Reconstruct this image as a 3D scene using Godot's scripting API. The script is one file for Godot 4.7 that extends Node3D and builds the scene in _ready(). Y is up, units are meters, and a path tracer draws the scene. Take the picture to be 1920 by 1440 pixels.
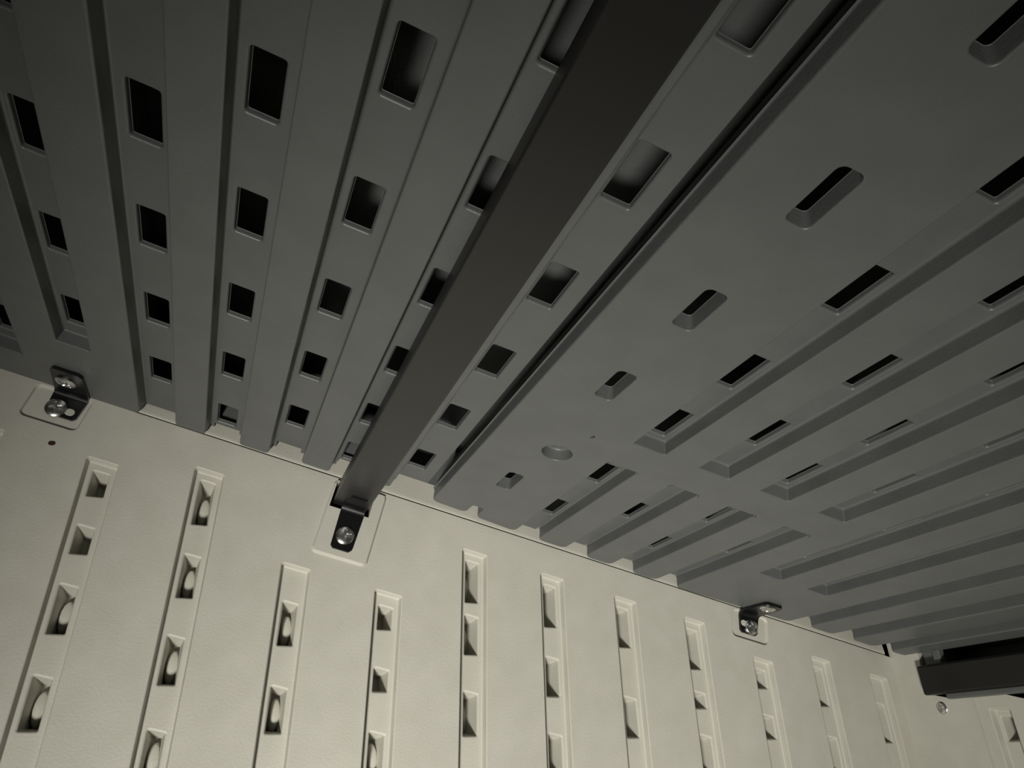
extends Node3D
# Inside a moulded plastic garden shed, looking up at the join of the roof and the side wall.
# Feature sizes are given in units of the camera's distance from the wall (S metres each).
const S := 0.6            # metres per unit: a 25 mm steel angle bracket is 0.042 units wide
const FLOOR_H := 1.0      # height of the camera above the shed floor, metres
const PITCH := -0.2094    # fall of the roof along x
const D0 := 0.4004        # distance from the camera to the roof's rib faces
const ROOF_DEPTH := 0.018 # depth of the roof grooves
const ZMAX := 2.9
const HOLES_TO := 1.25

var M := {}
var names := {}

# ---------------------------------------------------------------- mesh helpers
class Frame:
	var o: Vector3; var a: Vector3; var b: Vector3; var n: Vector3
	func _init(o_, a_, b_, n_): o = o_; a = a_; b = b_; n = n_
	func at(p: Vector2, d: float) -> Vector3: return o + a * p.x + b * p.y + n * d
	func dir(v: Vector2, toward: float) -> Vector3: return (a * v.x + b * v.y - n * toward).normalized()

func begin() -> SurfaceTool:
	var st := SurfaceTool.new(); st.begin(Mesh.PRIMITIVE_TRIANGLES); return st

func tri(st: SurfaceTool, p: Vector3, q: Vector3, r: Vector3, np: Vector3, nq: Vector3, nr: Vector3) -> void:
	var g := (q - p).cross(r - p)
	if g.length_squared() < 1e-18: return
	if g.dot(np + nq + nr) > 0.0:
		var t := q; q = r; r = t; t = nq; nq = nr; nr = t
	st.set_normal(np); st.add_vertex(p); st.set_normal(nq); st.add_vertex(q); st.set_normal(nr); st.add_vertex(r)

func flat3(st, p, q, r, n) -> void: tri(st, p, q, r, n, n, n)
func flat4(st, p, q, r, s, n) -> void: flat3(st, p, q, r, n); flat3(st, p, r, s, n)

# ring of points of a polygon (counter-clockwise) inset by s, corners rounded; returns [points, inward directions]
func ring(vs: Array, rad: Array, k: int, s: float, closed := true) -> Array:
	var pts := PackedVector2Array(); var dirs := PackedVector2Array()
	var n := vs.size()
	for i in n:
		var p: Vector2 = vs[i]
		if not closed and (i == 0 or i == n - 1):
			var e: Vector2 = (vs[1] - vs[0]).normalized() if i == 0 else (vs[n - 1] - vs[n - 2]).normalized()
			var w := Vector2(-e.y, e.x)
			pts.append(p + w * s); dirs.append(w); continue
		var d1: Vector2 = (p - vs[(i + n - 1) % n]).normalized(); var d2: Vector2 = (vs[(i + 1) % n] - p).normalized()
		var n1 := Vector2(-d1.y, d1.x); var n2 := Vector2(-d2.y, d2.x)
		var mit := (n1 + n2) / (1.0 + n1.dot(n2))
		var convex := d1.cross(d2) > 0.0
		var r: float = (rad[i] - s) if convex else (rad[i] + s)
		var c := p + mit * s
		for j in k + 1:
			var t := float(j) / k
			var w := n1.slerp(n2, t).normalized()
			if r <= 0.0: pts.append(c)
			elif convex: pts.append(c + mit * r - w * r)
			else: pts.append(c - mit * r + w * r)
			dirs.append(w)
	return [pts, dirs]

# profile rows: [inset, depth, normal along inset, normal toward the viewer]
func sunk(h: float, draft: float, r1: float, r2: float, seg := 3) -> Array:
	var A := deg_to_rad(90.0 - draft); var out := []
	for i in seg + 1:
		var a := A * i / seg
		out.append([r1 * sin(a), r1 * (1.0 - cos(a)), sin(a), cos(a)])
	var d1: float = out[-1][1]; var d2 := h - r2 * (1.0 - cos(A))
	var s1: float = out[-1][0] + (d2 - d1) * tan(deg_to_rad(draft))
	for i in seg + 1:
		var a := A * (1.0 - float(i) / seg)
		out.append([s1 + r2 * (sin(A) - sin(a)), h - r2 * (1.0 - cos(a)), sin(a), cos(a)])
	return out
func flipped(pr: Array) -> Array:      # the same edge seen from the raised side, falling away outward
	var out := []
	for q in pr: out.append([-q[0], q[1], -q[2], q[3]])
	return out
func raised(h: float, draft: float, r1: float, r2: float, seg := 3) -> Array:
	var out := []
	for q in sunk(h, draft, r2, r1, seg): out.append([q[0], -q[1], -q[2], q[3]])
	return out

func loft(st, f: Frame, vs: Array, rad: Array, k: int, pr: Array, d0 := 0.0, closed := true) -> float:
	var prev = null
	for q in pr:
		var rg = ring(vs, rad, k, q[0], closed)
		var P := PackedVector3Array(); var N := PackedVector3Array()
		for i in rg[0].size():
			P.append(f.at(rg[0][i], d0 + q[1])); N.append(f.dir(rg[1][i] * q[2], q[3]))
		if prev != null:
			var m := P.size()
			for i in (m if closed else m - 1):
				var j := (i + 1) % m
				tri(st, prev[0][i], prev[0][j], P[j], prev[1][i], prev[1][j], N[j])
				tri(st, prev[0][i], P[j], P[i], prev[1][i], N[j], N[i])
		prev = [P, N]
	return pr[-1][0]

func fill(st, f: Frame, pts: PackedVector2Array, d: float) -> void:
	var q := PackedVector2Array()
	for p in pts:
		if q.is_empty() or q[-1].distance_to(p) > 1e-6: q.append(p)
	if q[0].distance_to(q[-1]) < 1e-6: q.remove_at(q.size() - 1)
	var idx := Geometry2D.triangulate_polygon(q); var n := f.dir(Vector2.ZERO, 1.0)
	if idx.is_empty(): print("no fill ", q.size())
	for i in range(0, idx.size(), 3):
		flat3(st, f.at(q[idx[i]], d), f.at(q[idx[i + 1]], d), f.at(q[idx[i + 2]], d), n)

# a four-cornered field with a rounded four-cornered opening
func cell(st, f: Frame, outer: Array, vs: Array, rad: Array, k: int, s: float, d: float) -> void:
	var pts: PackedVector2Array = ring(vs, rad, k, s)[0]; var n := f.dir(Vector2.ZERO, 1.0)
	for c in 4:
		var o: Vector3 = f.at(outer[c], d); var o2: Vector3 = f.at(outer[(c + 1) % 4], d)
		for j in k: flat3(st, o, f.at(pts[c * (k + 1) + j], d), f.at(pts[c * (k + 1) + j + 1], d), n)
		var last := f.at(pts[c * (k + 1) + k], d); var nxt := f.at(pts[((c + 1) % 4) * (k + 1)], d)
		flat3(st, o, o2, last, n); flat3(st, last, o2, nxt, n)

func box4(a0: float, b0: float, a1: float, b1: float) -> Array:
	return [Vector2(a0, b0), Vector2(a1, b0), Vector2(a1, b1), Vector2(a0, b1)]
func field(st, f: Frame, a0, b0, a1, b1, d) -> void:
	flat4(st, f.at(Vector2(a0, b0), d), f.at(Vector2(a1, b0), d), f.at(Vector2(a1, b1), d), f.at(Vector2(a0, b1), d), f.dir(Vector2.ZERO, 1.0))
func same(r: float, n := 4) -> Array:
	var out := []; out.resize(n); out.fill(r); return out

# ---------------------------------------------------------------- node helpers
func numbered(called: String) -> String:
	if not names.has(called): names[called] = 0; return called
	names[called] += 1; return "%s_%03d" % [called, names[called]]
func put(called: String, st, mat: Material, parent: Node) -> MeshInstance3D:
	var o := MeshInstance3D.new(); o.name = called
	o.mesh = st.commit() if st is SurfaceTool else st
	o.material_override = mat; parent.add_child(o, true); return o
func base(called: String, at := Vector3.ZERO, parent: Node = self) -> Node3D:
	var o := Node3D.new(); o.name = numbered(called); parent.add_child(o); o.position = at; return o
func tag(o: Node, label: String, category: String, group := "", kind := "") -> void:
	o.set_meta("label", label)
	if category: o.set_meta("category", category)
	if group: o.set_meta("group", group)
	if kind: o.set_meta("kind", kind)
func structure(o: Node, label: String) -> void:
	o.set_meta("kind", "structure"); o.set_meta("label", label)

# rounded block between two corners
func block(st, lo: Vector3, hi: Vector3, r: float) -> void:
	var c := (lo + hi) / 2; var e := (hi - lo) / 2 - Vector3.ONE * r
	var k := 2
	for ax in 3:
		for sg in [-1.0, 1.0]:
			var w := Vector3.ZERO; w[ax] = sg
			var u := Vector3.ZERO; u[(ax + 1) % 3] = 1.0
			var v := Vector3.ZERO; v[(ax + 2) % 3] = 1.0
			var n := 2 * k + 1; var P := []; var N := []
			for i in n + 1:
				for j in n + 1:
					var ti := -1.0 + 2.0 * minf(i, k) / (2 * k) if i <= k else 2.0 * (i - 1 - k) / (2 * k)
					var tj := -1.0 + 2.0 * minf(j, k) / (2 * k) if j <= k else 2.0 * (j - 1 - k) / (2 * k)
					var d := (w + u * tan(ti * PI / 4) + v * tan(tj * PI / 4)).normalized()
					var cc := w * e[ax] + u * (e[(ax + 1) % 3] * (-1.0 if i <= k else 1.0)) + v * (e[(ax + 2) % 3] * (-1.0 if j <= k else 1.0))
					P.append(c + cc + d * r); N.append(d)
			for i in n:
				for j in n:
					var a := i * (n + 1) + j; var b := a + 1; var g := a + n + 1; var h := g + 1
					tri(st, P[a], P[b], P[h], N[a], N[b], N[h]); tri(st, P[a], P[h], P[g], N[a], N[h], N[g])

# ---------------------------------------------------------------- materials
func noise_tex(freq: float, seed_: int, lo: Color, hi: Color, size := 512) -> NoiseTexture2D:
	var nz := FastNoiseLite.new(); nz.seed = seed_; nz.frequency = freq; nz.fractal_octaves = 4
	var t := NoiseTexture2D.new(); t.width = size; t.height = size; t.seamless = true; t.noise = nz
	var g := Gradient.new(); g.set_color(0, lo); g.set_color(1, hi); t.color_ramp = g
	return t
func bump_tex(freq: float, seed_: int, strength: float, size := 512) -> NoiseTexture2D:
	var nz := FastNoiseLite.new(); nz.seed = seed_; nz.frequency = freq; nz.fractal_octaves = 3
	var t := NoiseTexture2D.new(); t.width = size; t.height = size; t.seamless = true; t.noise = nz
	t.as_normal_map = true; t.bump_strength = strength; return t
func plastic(lo: Color, hi: Color, rough: float, seed_: int, grain: float) -> StandardMaterial3D:
	var m := StandardMaterial3D.new(); m.albedo_texture = noise_tex(0.012, seed_, lo, hi)
	m.roughness = rough; m.metallic_specular = 0.5
	m.normal_enabled = true; m.normal_texture = bump_tex(0.2, seed_ + 3, grain); m.normal_scale = 0.12
	m.uv1_triplanar = true; m.uv1_world_triplanar = true; m.uv1_scale = Vector3.ONE * 4.0
	return m
func paint(c: Color, rough: float, metal := 0.0) -> StandardMaterial3D:
	var m := StandardMaterial3D.new(); m.albedo_color = c; m.roughness = rough; m.metallic = metal; return m

func materials() -> void:
	M.grey = plastic(Color(0.335, 0.342, 0.341), Color(0.36, 0.368, 0.367), 0.42, 11, 2.0)
	M.cream = plastic(Color(0.73, 0.725, 0.68), Color(0.76, 0.755, 0.715), 0.5, 21, 2.0)
	M.black = paint(Color(0.115, 0.113, 0.11), 0.38)
	M.bracket = paint(Color(0.05, 0.05, 0.055), 0.3)
	M.zinc = paint(Color(0.85, 0.85, 0.84), 0.27, 1.0)
	M.hole = paint(Color(0.2, 0.09, 0.06), 0.8)  # dark brown that paints the shade inside the pilot hole
	M.floor = paint(Color(0.3, 0.3, 0.3), 0.7)

# ---------------------------------------------------------------- camera, light
func camera_and_light() -> void:
	var cam := Camera3D.new(); cam.name = "camera"; add_child(cam)
	# axes of the world seen from the lens (right, down, forward), solved from the vanishing points
	var right := Vector3(0.9252, -0.0162, 0.3792); var down := Vector3(0.1697, -0.8760, -0.4514); var fwd := Vector3(0.3395, 0.4820, -0.8077)
	cam.transform = Transform3D(Basis(right, -down, -fwd).orthonormalized(), Vector3(0, FLOOR_H, S))
	cam.fov = 2.0 * rad_to_deg(atan(720.0 / 1300.0)); cam.near = 0.02; cam.far = 20.0; cam.current = true
	var we := WorldEnvironment.new(); we.name = "environment"; var e := Environment.new()
	e.background_mode = Environment.BG_COLOR; e.background_color = Color(0.01, 0.01, 0.012)
	e.tonemap_mode = Environment.TONE_MAPPER_LINEAR; e.tonemap_exposure = 1.0
	e.sdfgi_enabled = true; e.ssao_enabled = true; e.ssil_enabled = true
	we.environment = e; add_child(we)

# a round LED work light standing on the shed floor, tipped up toward the wall
const LAMP := Vector3(-0.36, 0.24, 1.0)
const LAMP_AIM := Vector3(0.27, 1.03, 0.07)
const LAMP_R := 0.12
func work_light() -> void:
	var o := base("work_light", LAMP)
	o.look_at_from_position(LAMP, LAMP_AIM, Vector3.UP)
	tag(o, "round LED work light on a short stand on the shed floor", "work light")
	lathe("housing", [[0.0, 0.06], [0.07, 0.06], [0.12, 0.045], [0.13, 0.03], [0.13, 0.0], [0.127, -0.004], [0.122, 0.0], [0.122, 0.008], [0.0, 0.008]], M.black, o)
	var glow := StandardMaterial3D.new(); glow.albedo_color = Color(0.95, 0.95, 0.95); glow.emission_enabled = true
	glow.emission = Color(1.0, 0.985, 0.95); glow.emission_energy_multiplier = 0.6
	lathe("diffuser", [[0.0, 0.001], [0.121, 0.001], [0.121, 0.006], [0.0, 0.006]], glow, o)
	var l := SpotLight3D.new(); l.name = "work_light_lamp"; l.light_color = Color(1.0, 0.985, 0.95); l.light_energy = 2.5
	l.spot_angle = 29.5; l.spot_angle_attenuation = 1.0; l.spot_range = 6.0; l.spot_attenuation = 2.0
	l.light_size = LAMP_R; l.shadow_enabled = true
	o.add_child(l); l.position = Vector3(0, 0, -0.006)
	var st := begin(); block(st, Vector3(-0.1, -0.005, -0.02), Vector3(0.1, 0.02, 0.16), 0.004); block(st, Vector3(-0.02, 0.0, 0.04), Vector3(0.02, 0.24, 0.07), 0.004)
	var foot := put("stand", st, M.black, o)
	foot.global_transform = Transform3D(Basis(Vector3.UP, o.global_rotation.y), Vector3(LAMP.x, 0.005, LAMP.z))
func lathe(called: String, prof: Array, mat: Material, parent: Node, seg := 28) -> MeshInstance3D:
	var st := begin()     # rows [radius, z]
	for i in prof.size() - 1:
		var p = prof[i]; var q = prof[i + 1]
		var t := Vector2(q[0] - p[0], q[1] - p[1]); var nn := Vector2(t.y, -t.x).normalized()
		for j in seg:
			var a := TAU * j / seg; var b := TAU * (j + 1) / seg
			var ea := Vector3(cos(a), sin(a), 0); var eb := Vector3(cos(b), sin(b), 0)
			var na := ea * -nn.x + Vector3(0, 0, -nn.y); var nb := eb * -nn.x + Vector3(0, 0, -nn.y)
			var p1: Vector3 = ea * p[0] + Vector3(0, 0, p[1]); var p2: Vector3 = eb * p[0] + Vector3(0, 0, p[1])
			var q1: Vector3 = ea * q[0] + Vector3(0, 0, q[1]); var q2: Vector3 = eb * q[0] + Vector3(0, 0, q[1])
			tri(st, p1, p2, q2, na, nb, nb); tri(st, p1, q2, q1, na, nb, na)
	return put(called, st, mat, parent)

# ---------------------------------------------------------------- roof
var roof: Node3D
var RF: Frame
var GROOVE := []
var EDGE := []
var hole_mesh: ArrayMesh
var HOLE_PR := []
const HW := 0.0155
const HZ := 0.032

func hole_box(u: float, z: float) -> Array: return box4(u - HW, z - HZ, u + HW, z + HZ)
# floor strip with square wells along it
func floor_strip(st, u0: float, u1: float, z0: float, z1: float, uc: float, first: float, parent: Node) -> void:
	var zs := []
	var z := first
	while z < minf(z1 - HZ - 0.003, HOLES_TO):
		if z - HZ > z0 + 0.002: zs.append(z)
		elif z > z0 + 0.012: zs.append(z0 + HZ + 0.003)
		z += 0.1437
	if zs.is_empty(): field(st, RF, u0, z0, u1, z1, ROOF_DEPTH); return
	var lo := z0
	for i in zs.size():
		var hi: float = (zs[i] + zs[i + 1]) / 2 if i + 1 < zs.size() else zs[i] + 0.06
		hi = minf(hi, z1)
		cell(st, RF, box4(u0, lo, u1, hi), hole_box(uc, zs[i]), same(0.005), 3, 0.0, ROOF_DEPTH)
		lo = hi
		var o := put("pocket", hole_mesh, M.grey, parent)
		o.position = RF.at(Vector2(uc, zs[i]), ROOF_DEPTH) - RF.o * 1.0
	if lo < z1: field(st, RF, u0, lo, u1, z1, ROOF_DEPTH)

func groove(g0: float, g1: float, z0: float, first: float, parent: Node) -> void:
	var st := begin(); var vs := box4(g0, z0, g1, ZMAX - 0.05)
	var s := loft(st, RF, vs, same(0.004), 3, GROOVE)
	var o := put("groove", st, M.grey, parent)
	var st2 := begin()
	floor_strip(st2, g0 + s, g1 - s, z0 + s, ZMAX - 0.05 - s, (g0 + g1) / 2, first, o)
	put("groove_floor", st2, M.grey, o)

func rib(r: float, zend: float, parent: Node) -> void:
	var pr := raised(ROOF_DEPTH, 2.5, 0.002, 0.0025)
	var t: float = pr[-1][0]
	var vs := box4(r - 0.038 - t, zend - t, r + t, ZMAX - 0.02); var st := begin()
	loft(st, RF, vs, same(0.009), 4, pr, ROOF_DEPTH)
	fill(st, RF, ring(vs, same(0.009), 4, t)[0], 0.0)
	put("rib", st, M.grey, parent)

func build_roof() -> void:
	roof = base("ceiling", Vector3(0, FLOOR_H, 0)); roof.rotation.z = atan(PITCH)
	structure(roof, "dark grey ribbed plastic roof sloping down to the right")
	RF = Frame.new(Vector3(0, D0 * S, 0), Vector3(S, 0, 0), Vector3(0, 0, S), Vector3(0, S, 0))
	GROOVE = sunk(ROOF_DEPTH, 4.0, 0.0018, 0.003); EDGE = flipped(sunk(ROOF_DEPTH, 6.0, 0.0025, 0.002))
	HOLE_PR = sunk(0.0055, 6.0, 0.0026, 0.0005)
	var zero := Frame.new(Vector3.ZERO + RF.o, RF.a, RF.b, RF.n)
	var hs := begin(); var hv := box4(-HW, -HZ, HW, HZ)
	loft(hs, zero, hv, same(0.005), 3, HOLE_PR)
	hole_mesh = hs.commit()
	left_panel(); right_panel()
	var st := begin()
	block(st, RF.at(Vector2(-1.6, -0.12), 0.115), RF.at(Vector2(1.6, 3.1), 0.145), 0.002)
	put("outer_skin", st, M.grey, roof)

func left_panel() -> void:
	var P := begin()
	var panel := Node3D.new(); panel.name = "roof_panel"; roof.add_child(panel)
	# field of ribs beside the beam
	var ends := [0.03, 0.014, 0.007, 0.003]      # ribs E, D, C, B
	var rs := [0.126, 0.036, -0.054, -0.144]
	for i in 4:
		var r: float = rs[i]; var t := 0.0075
		var a0 := r - 0.0455 - 0.0006; var a1 := r + 0.0081; var z0: float = ends[i] - 0.009
		var pr := raised(ROOF_DEPTH, 2.5, 0.002, 0.0025); t = pr[-1][0]
		cell(P, RF, box4(a0, z0, a1, ZMAX), box4(r - 0.038 - t, ends[i] - t, r + t, ZMAX - 0.02), same(0.009), 4, 0.0, ROOF_DEPTH)
		rib(r, ends[i], panel)
	# unseen webs added in the hollow panel to block stray light, one over each rib
	for u in [0.107, 0.017, -0.073, -0.163, -0.254, -0.349, -0.44]:
		var wb := begin(); block(wb, RF.at(Vector2(u - 0.0015, 0.03), 0.004), RF.at(Vector2(u + 0.0015, ZMAX), 0.115), 0.0004)
		put("added_web", wb, M.grey, panel)
	# hole columns: E flange, then the grooves D, C, B, A
	var zb := [0.045, 0.03, 0.019, 0.01, 0.0]
	var first := [0.115, 0.0475, 0.115, 0.0475, 0.115]
	var u0s := [0.1341, 0.0441, -0.0459, -0.1359, -0.2298]; var u1s := [0.179, 0.0799, -0.0101, -0.1001, -0.1901]
	var ucs := [0.149, 0.0605, -0.0295, -0.12, -0.2085]
	for i in 5:
		floor_strip(P, u0s[i], u1s[i], zb[i], ZMAX, ucs[i], first[i], panel)
		flat4(P, RF.at(Vector2(u0s[i] - 0.054, zb[i]), ROOF_DEPTH), RF.at(Vector2(u1s[i] + (0.03 if i == 0 else 0.0), zb[i]), ROOF_DEPTH), RF.at(Vector2(u1s[i] + (0.03 if i == 0 else 0.0), zb[i]), 0.115), RF.at(Vector2(u0s[i] - 0.054, zb[i]), 0.115), Vector3.FORWARD)  # end closure added to keep light out of the hollow panel
	# broad raised part on the back side
	var path := [Vector2(-1.42, 0.0), Vector2(-0.235, 0.0), Vector2(-0.235, ZMAX)]
	loft(P, RF, path, [0.0, 0.008, 0.0], 4, EDGE, 0.0, false)
	field(P, RF, -1.42, 0.0, -0.245, 0.05, 0.0)
	field(P, RF, -0.44, 0.05, -0.35, 0.055, 0.0); field(P, RF, -1.42, 0.05, -0.44, 0.055, 0.0)
	field(P, RF, -0.35, 0.05, -0.245, 0.10, 0.0)
	var q: PackedVector2Array = ring(path, [0.0, 0.008, 0.0], 4, 0.0, false)[0]; q.append(Vector2(-0.245, ZMAX)); q.append(Vector2(-0.245, 0.0)); q.remove_at(0)
	fill(P, RF, q, 0.0)
	for g in [[-0.325, -0.282, 0.137, 0.10, -0.35, -0.245, 0.19], [-0.415, -0.372, 0.065, 0.055, -0.44, -0.35, 0.115], [-0.505, -0.462, 0.065, 0.055, -0.53, -0.44, 0.19], [-0.595, -0.552, 0.065, 0.055, -1.42, -0.53, 0.115]]:
		cell(P, RF, box4(g[4], g[3], g[5], ZMAX), box4(g[0], g[2], g[1], ZMAX - 0.05), same(0.004), 3, 0.0, 0.0)
		groove(g[0], g[1], g[2], g[6], panel)
	put("panel_skin", P, M.grey, panel)

func right_panel() -> void:
	var panel := Node3D.new(); panel.name = "roof_panel_001"; roof.add_child(panel)
	var P := begin()
	var G := [[0.3361, 0.3819], [0.4258, 0.471], [0.5131, 0.5584], [0.6006, 0.645]]
	var ge := [0.018, 0.0146, 0.008, 0.006, 0.004]
	var path := [Vector2(0.197, ZMAX), Vector2(0.197, 0.032), Vector2(0.249, 0.028), Vector2(0.249, 0.063), Vector2(0.272, 0.063), Vector2(0.272, 0.024)]
	var low := [Vector2(0.322, 0.345), Vector2(0.322, 0.019)]; var lowr := [0.0, 0.0]
	for i in 4:
		var quad := [Vector2(G[i][0], ge[i]), Vector2(G[i][0], 0.318), Vector2(G[i][1], 0.318), Vector2(G[i][1], ge[i + 1])]
		path.append_array(quad); low.append_array(quad); lowr.append_array([0.008, 0.006, 0.006, 0.008])
	low.append_array([Vector2(0.66, 0.004), Vector2(0.66, 0.345)]); lowr.append_array([0.0, 0.0])
	var O := [[0.868, 0.912], [0.957, 1.001], [1.045, 1.085]]
	var oe := [0.012, 0.02, 0.025, 0.028]
	for i in 3:
		path.append_array([Vector2(O[i][0], oe[i]), Vector2(O[i][0], ZMAX - 0.05), Vector2(O[i][1], ZMAX - 0.05), Vector2(O[i][1], oe[i + 1])])
	path.append_array([Vector2(1.115, 0.03), Vector2(1.115, ZMAX)])
	var rad := same(0.008, path.size()); rad[3] = 0.006; rad[4] = 0.006
	loft(P, RF, path, rad, 4, EDGE, 0.0, false)
	var t := -float(EDGE[-1][0])
	# side of the panel at the seam, and the ends over the front wall
	flat4(P, RF.at(Vector2(0.197 - t, 0.03), ROOF_DEPTH), RF.at(Vector2(0.197 - t, ZMAX), ROOF_DEPTH), RF.at(Vector2(0.212 - t, ZMAX), 0.06), RF.at(Vector2(0.212 - t, 0.03), 0.06), Vector3(-1, 0.3, 0).normalized())
	field(P, RF, 1.115 + t, 0.0, 1.4, ZMAX, ROOF_DEPTH)
	# face: wide border with its pockets
	fill(P, RF, ring([Vector2(0.322, 0.10), Vector2(0.197, 0.10), Vector2(0.197, 0.032), Vector2(0.249, 0.028), Vector2(0.249, 0.063), Vector2(0.272, 0.063), Vector2(0.272, 0.024), Vector2(0.322, 0.019)], [0.0, 0.0, 0.008, 0.008, 0.006, 0.006, 0.008, 0.0], 4, 0.0)[0], 0.0)
	var pk := sunk(0.017, 5.0, 0.0018, 0.0005)
	var zc := [0.178, -1.0, 0.463, 0.608, 0.753]
	var lo := 0.10
	for i in 8:
		var z: float = 0.178 + 0.1437 * i
		var hi := z + 0.0715
		if i == 1:
			var cz := 0.2945; var rr := 0.0205; var uc := 0.2785; hi = 0.34
			var vs := box4(uc - rr, cz - rr, uc + rr, cz + rr)
			cell(P, RF, box4(0.197, lo, 0.322, hi), vs, same(rr * 0.999), 8, 0.0, 0.0)
			var st := begin(); var cp := sunk(0.016, 4.0, 0.0016, 0.003); loft(st, RF, vs, same(rr * 0.999), 8, cp)
			fill(st, RF, ring(vs, same(rr * 0.999), 8, cp[-1][0])[0], 0.016)
			put("round_recess", st, M.grey, panel)
			# small punched nick beside it
			var nv := box4(0.2915, 0.3545, 0.2965, 0.3625)
			cell(P, RF, box4(0.197, hi, 0.322, 0.372), nv, same(0.0015), 2, 0.0, 0.0)
			var nk := begin(); loft(nk, RF, nv, same(0.0015), 2, sunk(0.006, 2.0, 0.0004, 0.0003))
			put("nick", nk, M.grey, panel); hi = 0.372
		else:
			var vs := box4(0.2505, z - 0.0295, 0.275, z + 0.0295)
			cell(P, RF, box4(0.197, lo, 0.322, hi), vs, same(0.0075), 4, 0.0, 0.0)
			var st := begin(); loft(st, RF, vs, same(0.0075), 4, pk)
			put("pocket", st, M.grey, panel)
		lo = hi
	field(P, RF, 0.197, lo, 0.322, ZMAX, 0.0)
	# face: comb near the wall, crossbar
	fill(P, RF, ring(low, lowr, 4, 0.0)[0], 0.0)
	var cut := [0.322, 0.404, 0.492, 0.58, 0.66]
	for i in 4:
		var vs := box4(G[i][0], 0.3745, G[i][1], ZMAX - 0.05)
		cell(P, RF, box4(cut[i], 0.345, cut[i + 1], ZMAX), vs, same(0.004), 3, 0.0, 0.0)
		groove(G[i][0], G[i][1], 0.3745, [0.395, 0.32][i % 2] + 0.0, panel)
		var fl := begin(); var short := Node3D.new(); short.name = "groove_end"; panel.add_child(short, true)
		floor_strip(fl, G[i][0] + t, G[i][1] - t, 0.008, 0.318 - t, (G[i][0] + G[i][1]) / 2, [0.108, 0.182][i % 2], short)
		put("groove_floor", fl, M.grey, short)
	# face: the rest toward the front wall
	fill(P, RF, ring([Vector2(0.66, 0.12), Vector2(0.66, 0.004), Vector2(0.868, 0.012), Vector2(0.868, 0.12)], [0.0, 0.0, 0.008, 0.0], 4, 0.0)[0], 0.0)
	for g in [[0.6876, 0.7318, 0.66, 0.754, 0.25], [0.7769, 0.82, 0.754, 0.845, 0.19]]:
		cell(P, RF, box4(g[2], 0.12, g[3], ZMAX), box4(g[0], 0.157, g[1], ZMAX - 0.05), same(0.004), 3, 0.0, 0.0)
		groove(g[0], g[1], 0.157, g[4], panel)
	field(P, RF, 0.845, 0.12, 0.868, ZMAX - 0.05, 0.0)
	for i in 3:
		field(P, RF, O[i][0] + t, 0.006, O[i][1] - t, ZMAX - 0.05 - t, ROOF_DEPTH)
		var r1: float = O[i + 1][0] if i < 2 else 1.115
		var e1: float = oe[i + 1]
		var vs := [Vector2(O[i][1], e1), Vector2(r1, e1 if i < 2 else 0.03), Vector2(r1, ZMAX - 0.05), Vector2(O[i][1], ZMAX - 0.05)]
		fill(P, RF, ring(vs, [0.008, 0.008, 0.0, 0.0], 4, 0.0)[0], 0.0)
	var lip := begin()      # front lip of the roof hanging behind the lintel
	block(lip, RF.at(Vector2(1.185, 0.04), -0.025), RF.at(Vector2(1.2, ZMAX), ROOF_DEPTH + 0.001), 0.002)
	put("front_lip", lip, M.grey, panel)
	put("panel_skin", P, M.grey, panel)

# ---------------------------------------------------------------- wall
func crease(x: float) -> float: return 0.4091 + PITCH * x
const WALL_L := -1.42
const WALL_R := 1.171
const YB := -1.6667

func pocket_in(parent: Node, f: Frame, vs: Array, d: float, bump: float) -> void:
	var st := begin(); var pr := sunk(0.045, 7.0, 0.0032, 0.006, 4)
	var s := loft(st, f, vs, same(0.0045), 3, pr, d)
	var rim: PackedVector2Array = ring(vs, same(0.0045), 3, s)[0]
	fill(st, f, rim, d + 0.045)
	if bump > 0.0:      # rounded tack-off standing on the pocket floor
		var c: Vector2 = (vs[0] + vs[2]) / 2 + Vector2(0.0015, -0.003); var hx := 0.0095; var hy := 0.022; var ht := bump
		var n := 8; var m := 14
		for i in n:
			for j in m:
				var q := []
				for w in [[i, j], [i + 1, j], [i + 1, j + 1], [i, j + 1]]:
					var a: float = PI / 2 * w[0] / n; var b: float = TAU * w[1] / m
					var dirv := Vector3(cos(a) * cos(b), cos(a) * sin(b), sin(a))
					q.append([f.at(c + Vector2(dirv.x * hx, dirv.y * hy), d + 0.0455 - dirv.z * ht), f.dir(Vector2(dirv.x / hx, dirv.y / hy) * 0.008, dirv.z)])
				tri(st, q[0][0], q[1][0], q[2][0], q[0][1], q[1][1], q[2][1]); tri(st, q[0][0], q[2][0], q[3][0], q[0][1], q[2][1], q[3][1])
	put("pocket", st, M.cream, parent)

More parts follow.
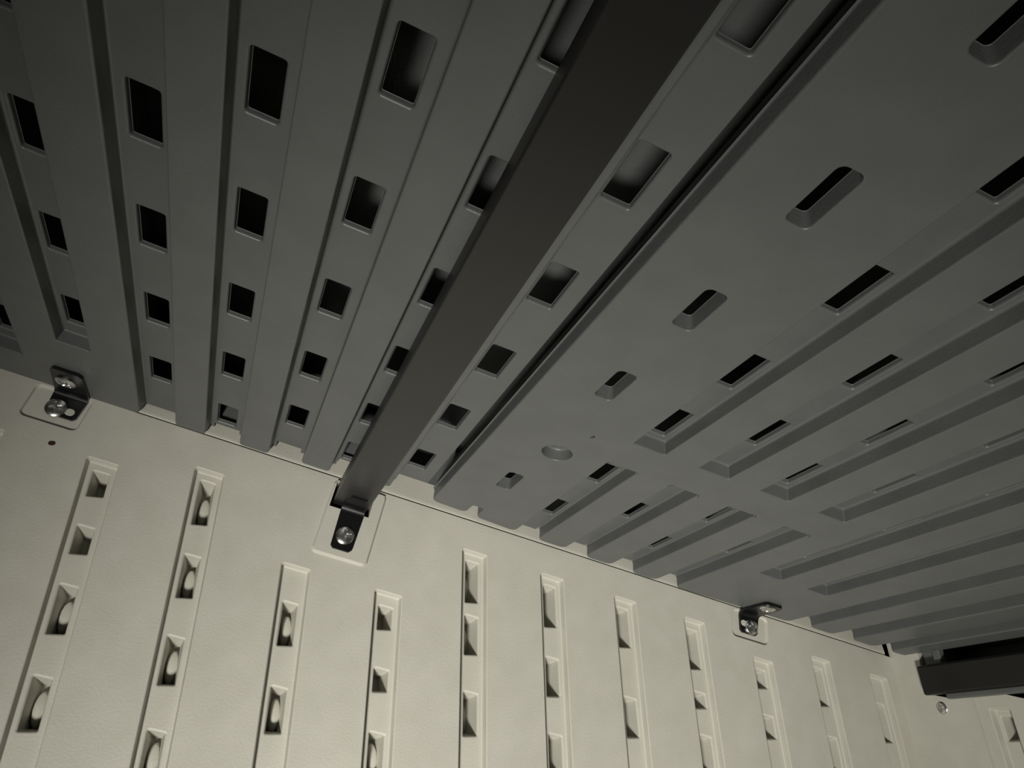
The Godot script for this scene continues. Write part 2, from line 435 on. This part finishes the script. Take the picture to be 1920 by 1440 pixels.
func channel(parent: Node, f: Frame, cx: float, top: float, bottom: float, slope: float, w: float, pockets: Array) -> Array:
	# sunk upright channel with a row of deeper pockets in its floor; returns its outline
	var vs := [Vector2(cx - w, bottom), Vector2(cx + w, bottom), Vector2(cx + w, top + slope * w), Vector2(cx - w, top - slope * w)]
	var pr := sunk(0.012, 8.0, 0.002, 0.002); var st := begin()
	var s := loft(st, f, vs, same(0.005), 3, pr)
	var o := put("channel", st, M.cream, parent)
	var fl := begin(); var x0 := cx - w + s; var x1 := cx + w - s
	var hi := top - s
	var hl := hi - slope * (w - s); var hr := hi + slope * (w - s)
	var ps := pockets.duplicate()
	for i in ps.size():
		var a: float = minf(ps[i][0] + 0.002, hi - 0.0035 - absf(slope) * 0.013); var b: float = ps[i][1] - 0.002
		var lo: float = (b + ps[i + 1][0]) / 2 if i + 1 < ps.size() else bottom + s
		var pv := [Vector2(cx - 0.013, b), Vector2(cx + 0.013, b), Vector2(cx + 0.013, a + slope * 0.013), Vector2(cx - 0.013, a - slope * 0.013)]
		cell(fl, f, [Vector2(x0, lo), Vector2(x1, lo), Vector2(x1, hr), Vector2(x0, hl)], pv, same(0.0045), 3, 0.0, 0.012)
		pocket_in(o, f, pv, 0.012, 0.0 if a - b < 0.05 else (0.028 if f.n.z < 0.0 and cx < 0.3 else 0.012))
		hl = lo; hr = lo
	put("channel_floor", fl, M.cream, o)
	return vs

func quad(st, f: Frame, a: Vector2, b: Vector2, c: Vector2, d: Vector2, dp := 0.0) -> void:
	flat4(st, f.at(a, dp), f.at(b, dp), f.at(c, dp), f.at(d, dp), f.dir(Vector2.ZERO, 1.0))

func slant(u: float, h: float) -> Vector2:     # roof coordinates to wall coordinates
	var th := atan(PITCH)
	return Vector2(cos(th), sin(th)) * u + Vector2(-sin(th), cos(th)) * (D0 + h)

func build_wall() -> void:
	var wall := base("wall_side"); structure(wall, "cream plastic side wall with upright channels under the grey roof")
	var f := Frame.new(Vector3(0, FLOOR_H, 0), Vector3(S, 0, 0), Vector3(0, S, 0), Vector3(0, 0, -S))
	var st := begin()
	var K := [
		[-0.5716, 0.047, []], [-0.4418, 0.047, []],
		[-0.312, 0.079, [[0.388, 0.345], [0.2787, 0.2423], [0.204, 0.146], [0.0995, 0.0415]]],
		[-0.1733, 0.079, [[0.362, 0.3184], [0.2787, 0.2423], [0.204, 0.146], [0.0995, 0.0415]]],
		[-0.041, 0.0477, [[0.3685, 0.294], [0.2523, 0.1966], [0.1494, 0.0923], [0.0432, -0.013]]],
		[0.092, 0.142, [[0.1993, 0.1432], [0.0934, 0.0391]]],
		[0.2233, 0.142, [[0.2022, 0.1694], [0.1193, 0.0891], [0.0407, -0.015]]],
		[0.353, 0.0449, [[0.285, 0.2144], [0.1962, 0.1408], [0.0917, 0.0355]]],
		[0.4827, 0.045, [[0.2552, 0.1855], [0.142, 0.0872], [0.0385, -0.017]]],
		[0.6128, 0.0445, [[0.2237, 0.1609], [0.0888, 0.0327]]],
		[0.7429, 0.0434, [[0.1952, 0.1321], [0.0985, 0.0738], [0.0363, -0.02]]],
		[0.8723, 0.074, [[0.137, 0.1056], [0.066, 0.03]]],
		[0.9996, 0.0418, [[0.1433, 0.08], [0.0338, -0.022]]],
		[1.1271, 0.0407, [[0.0866, 0.0236]]]]
	var n := K.size()
	var xb := [WALL_L]
	for i in n - 1: xb.append((K[i][0] + K[i + 1][0]) / 2)
	xb.append(WALL_R)
	# raised and sunk pads behind the fixings, in the slanted axes of the roof
	var pads := {2: [[-0.366, -0.291, -0.053, -0.002, 0.004], 2], 5: [[0.05, 0.1335, -0.1165, -0.002, -0.004], 2], 11: [[0.7605, 0.836, -0.05, -0.002, 0.004], 1]}
	for i in n:
		var c: float = K[i][0]; var t: float = K[i][1]; var ps: Array = K[i][2].duplicate()
		var lowest: float = ps[-1][1] if ps.size() else 0.35
		if ps.is_empty(): lowest = 0.44 - (i % 2) * 0.05
		while lowest > -0.75:
			ps.append([lowest - 0.0475, lowest - 0.105]); lowest -= 0.105
		var top := crease(c) - t
		var vs := channel(wall, f, c, top, -1.5, PITCH, 0.0213, ps)
		var yo := t - 0.012
		cell(st, f, [Vector2(xb[i], YB), Vector2(xb[i + 1], YB), Vector2(xb[i + 1], crease(xb[i + 1]) - yo), Vector2(xb[i], crease(xb[i]) - yo)], vs, same(0.005), 3, 0.0, 0.0)
		if pads.has(i):
			var p = pads[i][0]; var xr: float = xb[i + pads[i][1]]
			var pv := [slant(p[0], p[2]), slant(p[1], p[2]), slant(p[1], p[3]), slant(p[0], p[3])]
			cell(st, f, [Vector2(xb[i], crease(xb[i]) - yo), Vector2(xr, crease(xr) - yo), Vector2(xr, crease(xr)), Vector2(xb[i], crease(xb[i]))], pv, same(0.009), 4, 0.0, 0.0)
			var ps2 := begin(); var dpt: float = p[4]
			var pr := sunk(dpt, 25.0, 0.0014, 0.0014) if dpt > 0.0 else raised(-dpt, 35.0, 0.0014, 0.0014)
			var s := loft(ps2, f, pv, same(0.009), 4, pr)
			if i == 5:
				# the raised pad is cut away where the beam enters
				var nv := [slant(0.0545, -0.046), slant(0.1155, -0.046), slant(0.1155, -0.0045), slant(0.0545, -0.0045)]
				cell(ps2, f, [slant(p[0] + s, p[2] + s), slant(p[1] - s, p[2] + s), slant(p[1] - s, p[3] - s), slant(p[0] + s, p[3] - s)], nv, same(0.0015), 2, 0.0, dpt)
				loft(ps2, f, nv, same(0.0015), 2, sunk(0.05, 2.0, 0.001, 0.001), dpt)
				fill(ps2, f, ring(nv, same(0.0015), 2, 0.0035)[0], dpt + 0.05)
			else:
				fill(ps2, f, ring(pv, same(0.009), 4, s)[0], dpt)
			put("fixing_pad", ps2, M.cream, wall)
		elif not (pads.has(i - 1) and pads[i - 1][1] == 2):
			quad(st, f, Vector2(xb[i], crease(xb[i]) - yo), Vector2(xb[i + 1], crease(xb[i + 1]) - yo), Vector2(xb[i + 1], crease(xb[i + 1])), Vector2(xb[i], crease(xb[i])))
	put("wall_face", st, M.cream, wall)
	# rim that rises from the fold behind the roof panels
	var rm := begin(); var prof := [[0.0, 0.0], [0.001, 0.0006], [0.0026, 0.0014], [0.003, 0.003], [0.0022, 0.0045], [0.0022, 0.008], [0.006, 0.04], [0.014, 0.116]]
	for i in prof.size() - 1:
		var a = prof[i]; var b = prof[i + 1]
		var nn: Vector3 = Vector3(0, -(b[0] - a[0]) * -1.0, (b[1] - a[1])).normalized()
		nn = Vector3(0, (b[0] - a[0]), (b[1] - a[1])).normalized()
		flat4(rm, f.at(Vector2(WALL_L, crease(WALL_L) + a[1]), a[0]), f.at(Vector2(WALL_R - 0.01, crease(WALL_R - 0.01) + a[1]), a[0]), f.at(Vector2(WALL_R - 0.01, crease(WALL_R - 0.01) + b[1]), b[0]), f.at(Vector2(WALL_L, crease(WALL_L) + b[1]), b[0]), nn)
	put("wall_rim", rm, M.cream, wall)
	# proud disc painted dark in place of a pilot hole below the first bracket
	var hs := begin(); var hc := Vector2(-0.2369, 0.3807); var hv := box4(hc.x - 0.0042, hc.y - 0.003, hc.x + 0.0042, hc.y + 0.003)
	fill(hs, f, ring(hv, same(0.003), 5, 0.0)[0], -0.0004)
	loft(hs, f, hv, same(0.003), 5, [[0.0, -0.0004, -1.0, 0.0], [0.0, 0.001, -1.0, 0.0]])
	put("painted_hole_disc", hs, M.hole, wall)
	var os := begin(); block(os, Vector3(WALL_L * S - 0.03, 0.0, -0.07), Vector3(WALL_R * S + 0.12, FLOOR_H + 0.95 * S, -0.05), 0.001)
	put("outer_skin", os, M.cream, wall)

# ---------------------------------------------------------------- front wall with the lintel
func build_front() -> void:
	var wall := base("wall_front"); structure(wall, "cream plastic front wall notched around a black lintel")
	var f := Frame.new(Vector3(WALL_R * S, FLOOR_H, 0), Vector3(0, 0, S), Vector3(0, S, 0), Vector3(S, 0, 0))
	var st := begin()
	var o1 := [Vector2(-0.002, YB), Vector2(0.1347, YB), Vector2(0.1347, 0.0868), Vector2(0.095, 0.0877), Vector2(0.056, 0.097), Vector2(0.058, 0.167), Vector2(0.022, 0.1715), Vector2(0.0142, 0.1777), Vector2(0.0125, 0.189), Vector2(-0.002, 0.189)]
	fill(st, f, PackedVector2Array(o1), 0.0)
	for i in range(1, o1.size()):      # thickness of the corner panel
		var a: Vector2 = o1[i]; var b: Vector2 = o1[(i + 1) % o1.size()]; var e := (b - a).normalized()
		flat4(st, f.at(a, 0.0), f.at(b, 0.0), f.at(b, 0.012), f.at(a, 0.012), f.dir(Vector2(e.y, -e.x), 0.0))
	put("corner_panel", st, M.cream, wall)
	var dst := begin()
	var zs := [0.1347]; var ps := [[0.058, 0.02], [-0.02, -0.075]]
	for i in 10: zs.append(0.232 + 0.13 * i)
	zs.append(3.0)
	for i in 11:
		var c: float = 0.171 if i == 0 else (zs[i] + zs[i + 1]) / 2
		var pp := ps.duplicate(); var y := -0.125
		while y > -0.7: pp.append([y, y - 0.057]); y -= 0.105
		var ytop := [0.0866, 0.0858] if i == 0 else [0.073, 0.073]
		var fr := Frame.new(f.at(Vector2.ZERO, 0.006), f.a, f.b, f.n)
		var vs := channel(wall, fr, c, 0.068 if i == 0 else 0.045, -1.5, -0.1, 0.0185, pp)
		var r1: float = zs[i + 1]
		cell(dst, fr, [Vector2(zs[i], YB), Vector2(r1, YB), Vector2(r1, ytop[1] if i else 0.073), Vector2(zs[i], ytop[0])], vs, same(0.005), 3, 0.0, 0.0)
		if i == 0: flat3(dst, fr.at(Vector2(zs[0], 0.0866), 0.0), fr.at(Vector2(0.189, 0.0858), 0.0), fr.at(Vector2(r1, 0.073), 0.0), Vector3.LEFT)
	put("door_panel", dst, M.cream, wall)
	var os := begin(); block(os, Vector3(1.32 * S, 0.0, -0.06), Vector3(1.36 * S, FLOOR_H + 0.24 * S, 3.1 * S), 0.001)
	put("outer_skin", os, M.cream, wall)
	# lintel
	var l := base("lintel_beam", Vector3(1.2 * S, FLOOR_H, 0)); tag(l, "thick black steel lintel beam above the front wall notch", "beam", "", "thing")
	var ls := begin(); block(ls, Vector3(-0.047 * S, 0.094 * S, 0.061 * S), Vector3(0.06 * S, 0.141 * S, 2.95 * S), 0.0025)
	put("tube", ls, M.bracket, l)
	ls = begin(); block(ls, Vector3(-0.043 * S, 0.0855 * S, 0.1 * S), Vector3(0.0 * S, 0.0945 * S, 2.95 * S), 0.0015)  # added grey strip, its paler colour stands for the lit underside of the lintel
	put("lit_underside_strip", ls, M.grey, l)
	ls = begin(); block(ls, Vector3(-0.025 * S, 0.141 * S, 0.063 * S), Vector3(0.03 * S, 0.168 * S, 0.088 * S), 0.002)
	put("end_block", ls, M.grey, l)
	ls = begin(); block(ls, Vector3(-0.035 * S, 0.14 * S, 0.09 * S), Vector3(-0.02 * S, 0.166 * S, 0.104 * S), 0.002)
	put("clip", ls, M.grey, l)
	var sc := base("wall_screw", f.at(Vector2(0.0764, 0.0734), 0.0)); sc.rotation.y = -PI / 2
	tag(sc, "small pan-head screw in the cream corner panel under the lintel", "screw")
	put("head", screw_mesh(0.0057), M.zinc, sc)

# ---------------------------------------------------------------- fixings
func screw_mesh(R: float) -> ArrayMesh:      # domed head with a cross recess, axis +z
	var st := begin(); var n := 36
	var hgt := func(x: float, y: float) -> float:
		var r := sqrt(x * x + y * y)
		var z := 0.42 * sqrt(maxf(0.0, 1.0 - r * r * 0.86))
		var arm := 0.62
		if (absf(x) < 0.13 and absf(y) < arm) or (absf(y) < 0.13 and absf(x) < arm): z -= 0.28 * (1.0 - r * 0.9)
		return z
	var P := []
	for i in n + 1:
		for j in n + 1:
			var a := -1.0 + 2.0 * i / n; var b := -1.0 + 2.0 * j / n
			var x := a * sqrt(1.0 - b * b / 2.0); var y := b * sqrt(1.0 - a * a / 2.0)
			P.append(Vector3(x, y, hgt.call(x, y)) * R)
	for i in n:
		for j in n:
			var a: Vector3 = P[i * (n + 1) + j]; var b: Vector3 = P[(i + 1) * (n + 1) + j]; var c: Vector3 = P[(i + 1) * (n + 1) + j + 1]; var d: Vector3 = P[i * (n + 1) + j + 1]
			var g := (b - a).cross(d - a).normalized()
			if g.z < 0: g = -g
			flat4(st, a, b, c, d, g)
	var k := 40
	for i in k:
		var a := TAU * i / k; var b := TAU * (i + 1) / k; var z := 0.42 * sqrt(0.14) * R
		var ea := Vector3(cos(a), sin(a), 0); var eb := Vector3(cos(b), sin(b), 0)
		flat4(st, ea * R + Vector3(0, 0, z), eb * R + Vector3(0, 0, z), eb * R, ea * R, (ea + eb).normalized())
	return st.commit()

func strip(st, path: Array, u0: float, u1: float, th: float, rc: float) -> void:
	# bent flat bar: path of (h, z) points on the visible face, thickness behind it, ends rounded by rc in u
	var m := path.size()
	var nrm := []
	for i in m:
		var e1: Vector2 = (path[i] - path[maxi(i - 1, 0)]).normalized(); var e2: Vector2 = (path[mini(i + 1, m - 1)] - path[i]).normalized()
		var e := (e1 + e2).normalized(); nrm.append(Vector2(-e.y, e.x))
	var at := func(u: float, i: int, d: float) -> Vector3:
		var q: Vector2 = path[i] - nrm[i] * d
		return Vector3(u * S, (D0 + q.x) * S, q.y * S)
	for i in m - 1:
		var ins := [0.0, 0.0]
		for w in 2:
			var j: int = i + w
			if j == 0 or j == m - 1: ins[w] = rc
			elif j == 1 or j == m - 2: ins[w] = rc * 0.3
		var a0: float = u0 + ins[0]; var a1: float = u1 - ins[0]; var b0: float = u0 + ins[1]; var b1: float = u1 - ins[1]
		var n1 := Vector3(0, nrm[i].x, nrm[i].y); var n2 := Vector3(0, nrm[i + 1].x, nrm[i + 1].y)
		for side in [0, 1]:
			var d: float = th * side; var sg: float = 1.0 - 2.0 * side
			var p1: Vector3 = at.call(a0, i, d); var p2: Vector3 = at.call(a1, i, d); var p3: Vector3 = at.call(b1, i + 1, d); var p4: Vector3 = at.call(b0, i + 1, d)
			tri(st, p1, p2, p3, n1 * sg, n1 * sg, n2 * sg); tri(st, p1, p3, p4, n1 * sg, n2 * sg, n2 * sg)
		flat4(st, at.call(a0, i, 0.0), at.call(b0, i + 1, 0.0), at.call(b0, i + 1, th), at.call(a0, i, th), Vector3.LEFT)
		flat4(st, at.call(a1, i, 0.0), at.call(b1, i + 1, 0.0), at.call(b1, i + 1, th), at.call(a1, i, th), Vector3.RIGHT)
	for i in [0, m - 1]:
		var e: Vector2 = (path[1] - path[0]).normalized() if i == 0 else (path[m - 2] - path[m - 1]).normalized()
		flat4(st, at.call(u0 + rc, i, 0.0), at.call(u1 - rc, i, 0.0), at.call(u1 - rc, i, th), at.call(u0 + rc, i, th), Vector3(0, -e.x, -e.y))

func fix_screw(parent: Node, u: float, h: float, z: float, down: bool, R: float, spin: float) -> void:
	var s := put("screw", screw_mesh(R), M.zinc, parent)
	s.position = Vector3(u * S, (D0 + h) * S, z * S)
	s.basis = (Basis(Vector3.RIGHT, PI / 2) if down else Basis.IDENTITY) * Basis(Vector3.BACK, spin)

func bracket(u0: float, u1: float, label: String, wscrew: Vector2, rscrew: Vector2, slot: Vector2) -> void:
	var o := base("angle_bracket", Vector3(0, FLOOR_H, 0)); o.rotation.z = atan(PITCH)
	tag(o, label, "bracket", "black angle brackets holding the roof to the wall")
	var t := 0.0045; var st := begin()
	# visible face runs up the wall, round the bend and out along the roof
	strip(st, [Vector2(-0.039, 0.0015), Vector2(-0.035, 0.0015), Vector2(-0.012, 0.0015), Vector2(-0.0075, 0.003), Vector2(-0.0055, 0.007), Vector2(-0.005, 0.012), Vector2(-0.005, 0.062), Vector2(-0.005, 0.068)], u0, u1, t, 0.006)
	put("plate", st, M.bracket, o)
	fix_screw(o, wscrew.x, wscrew.y, 0.0015, false, 0.0078, 0.4)
	fix_screw(o, rscrew.x, -0.005, rscrew.y, true, 0.0078, 0.9)
	var sl := begin(); var fr := Frame.new(Vector3(0, D0 * S, 0.0018 * S), Vector3(S, 0, 0), Vector3(0, S, 0), Vector3(0, 0, -S))
	fill(sl, fr, ring(box4(slot.x - 0.006, slot.y - 0.005, slot.x + 0.006, slot.y + 0.005), same(0.0049), 5, 0.0)[0], 0.0)
	put("slot", sl, M.cream, o)

func build_fixings() -> void:
	bracket(-0.341, -0.298, "black angle bracket with two screws beside the small pilot hole", Vector2(-0.3279, -0.0295), Vector2(-0.322, 0.04), Vector2(-0.3105, -0.0295))
	bracket(0.776, 0.814, "black angle bracket with two screws near the front wall corner", Vector2(0.7985, -0.0265), Vector2(0.792, 0.052), Vector2(0.7835, -0.0235))
	var b := base("roof_beam", Vector3(0, FLOOR_H, 0)); b.rotation.z = atan(PITCH)
	tag(b, "long dark steel beam under the roof, tab screwed to the wall", "beam", "", "thing")
	var st := begin(); block(st, Vector3(0.0585 * S, (D0 - 0.038) * S, -0.02 * S), Vector3(0.110 * S, (D0 - 0.0005) * S, 2.95 * S), 0.0016)
	put("channel", st, M.black, b)
	st = begin()
	strip(st, [Vector2(-0.104, 0.008), Vector2(-0.1, 0.008), Vector2(-0.05, 0.008), Vector2(-0.044, 0.0095), Vector2(-0.041, 0.014), Vector2(-0.0402, 0.02), Vector2(-0.0402, 0.05)], 0.0725, 0.107, 0.004, 0.0055)
	put("tab", st, M.bracket, b)
	fix_screw(b, 0.0895, -0.083, 0.008, false, 0.0078, 0.25)

# ---------------------------------------------------------------- rest of the shed
func build_shell() -> void:
	var fl := base("floor"); structure(fl, "plain plastic shed floor")
	var st := begin(); block(st, Vector3(-0.92, -0.03, -0.06), Vector3(0.83, 0.0, 1.88), 0.001); put("floor_panel", st, M.floor, fl)
	var wb := base("wall_back"); structure(wb, "cream plastic back wall opposite the front wall")
	st = begin(); block(st, Vector3(WALL_L * S - 0.03, 0.0, -0.06), Vector3(WALL_L * S, 1.5, 1.86), 0.001); put("wall_panel", st, M.cream, wb)

func _ready() -> void:
	materials()
	camera_and_light()
	work_light()
	build_roof()
	build_wall()
	build_front()
	build_shell()
	build_fixings()
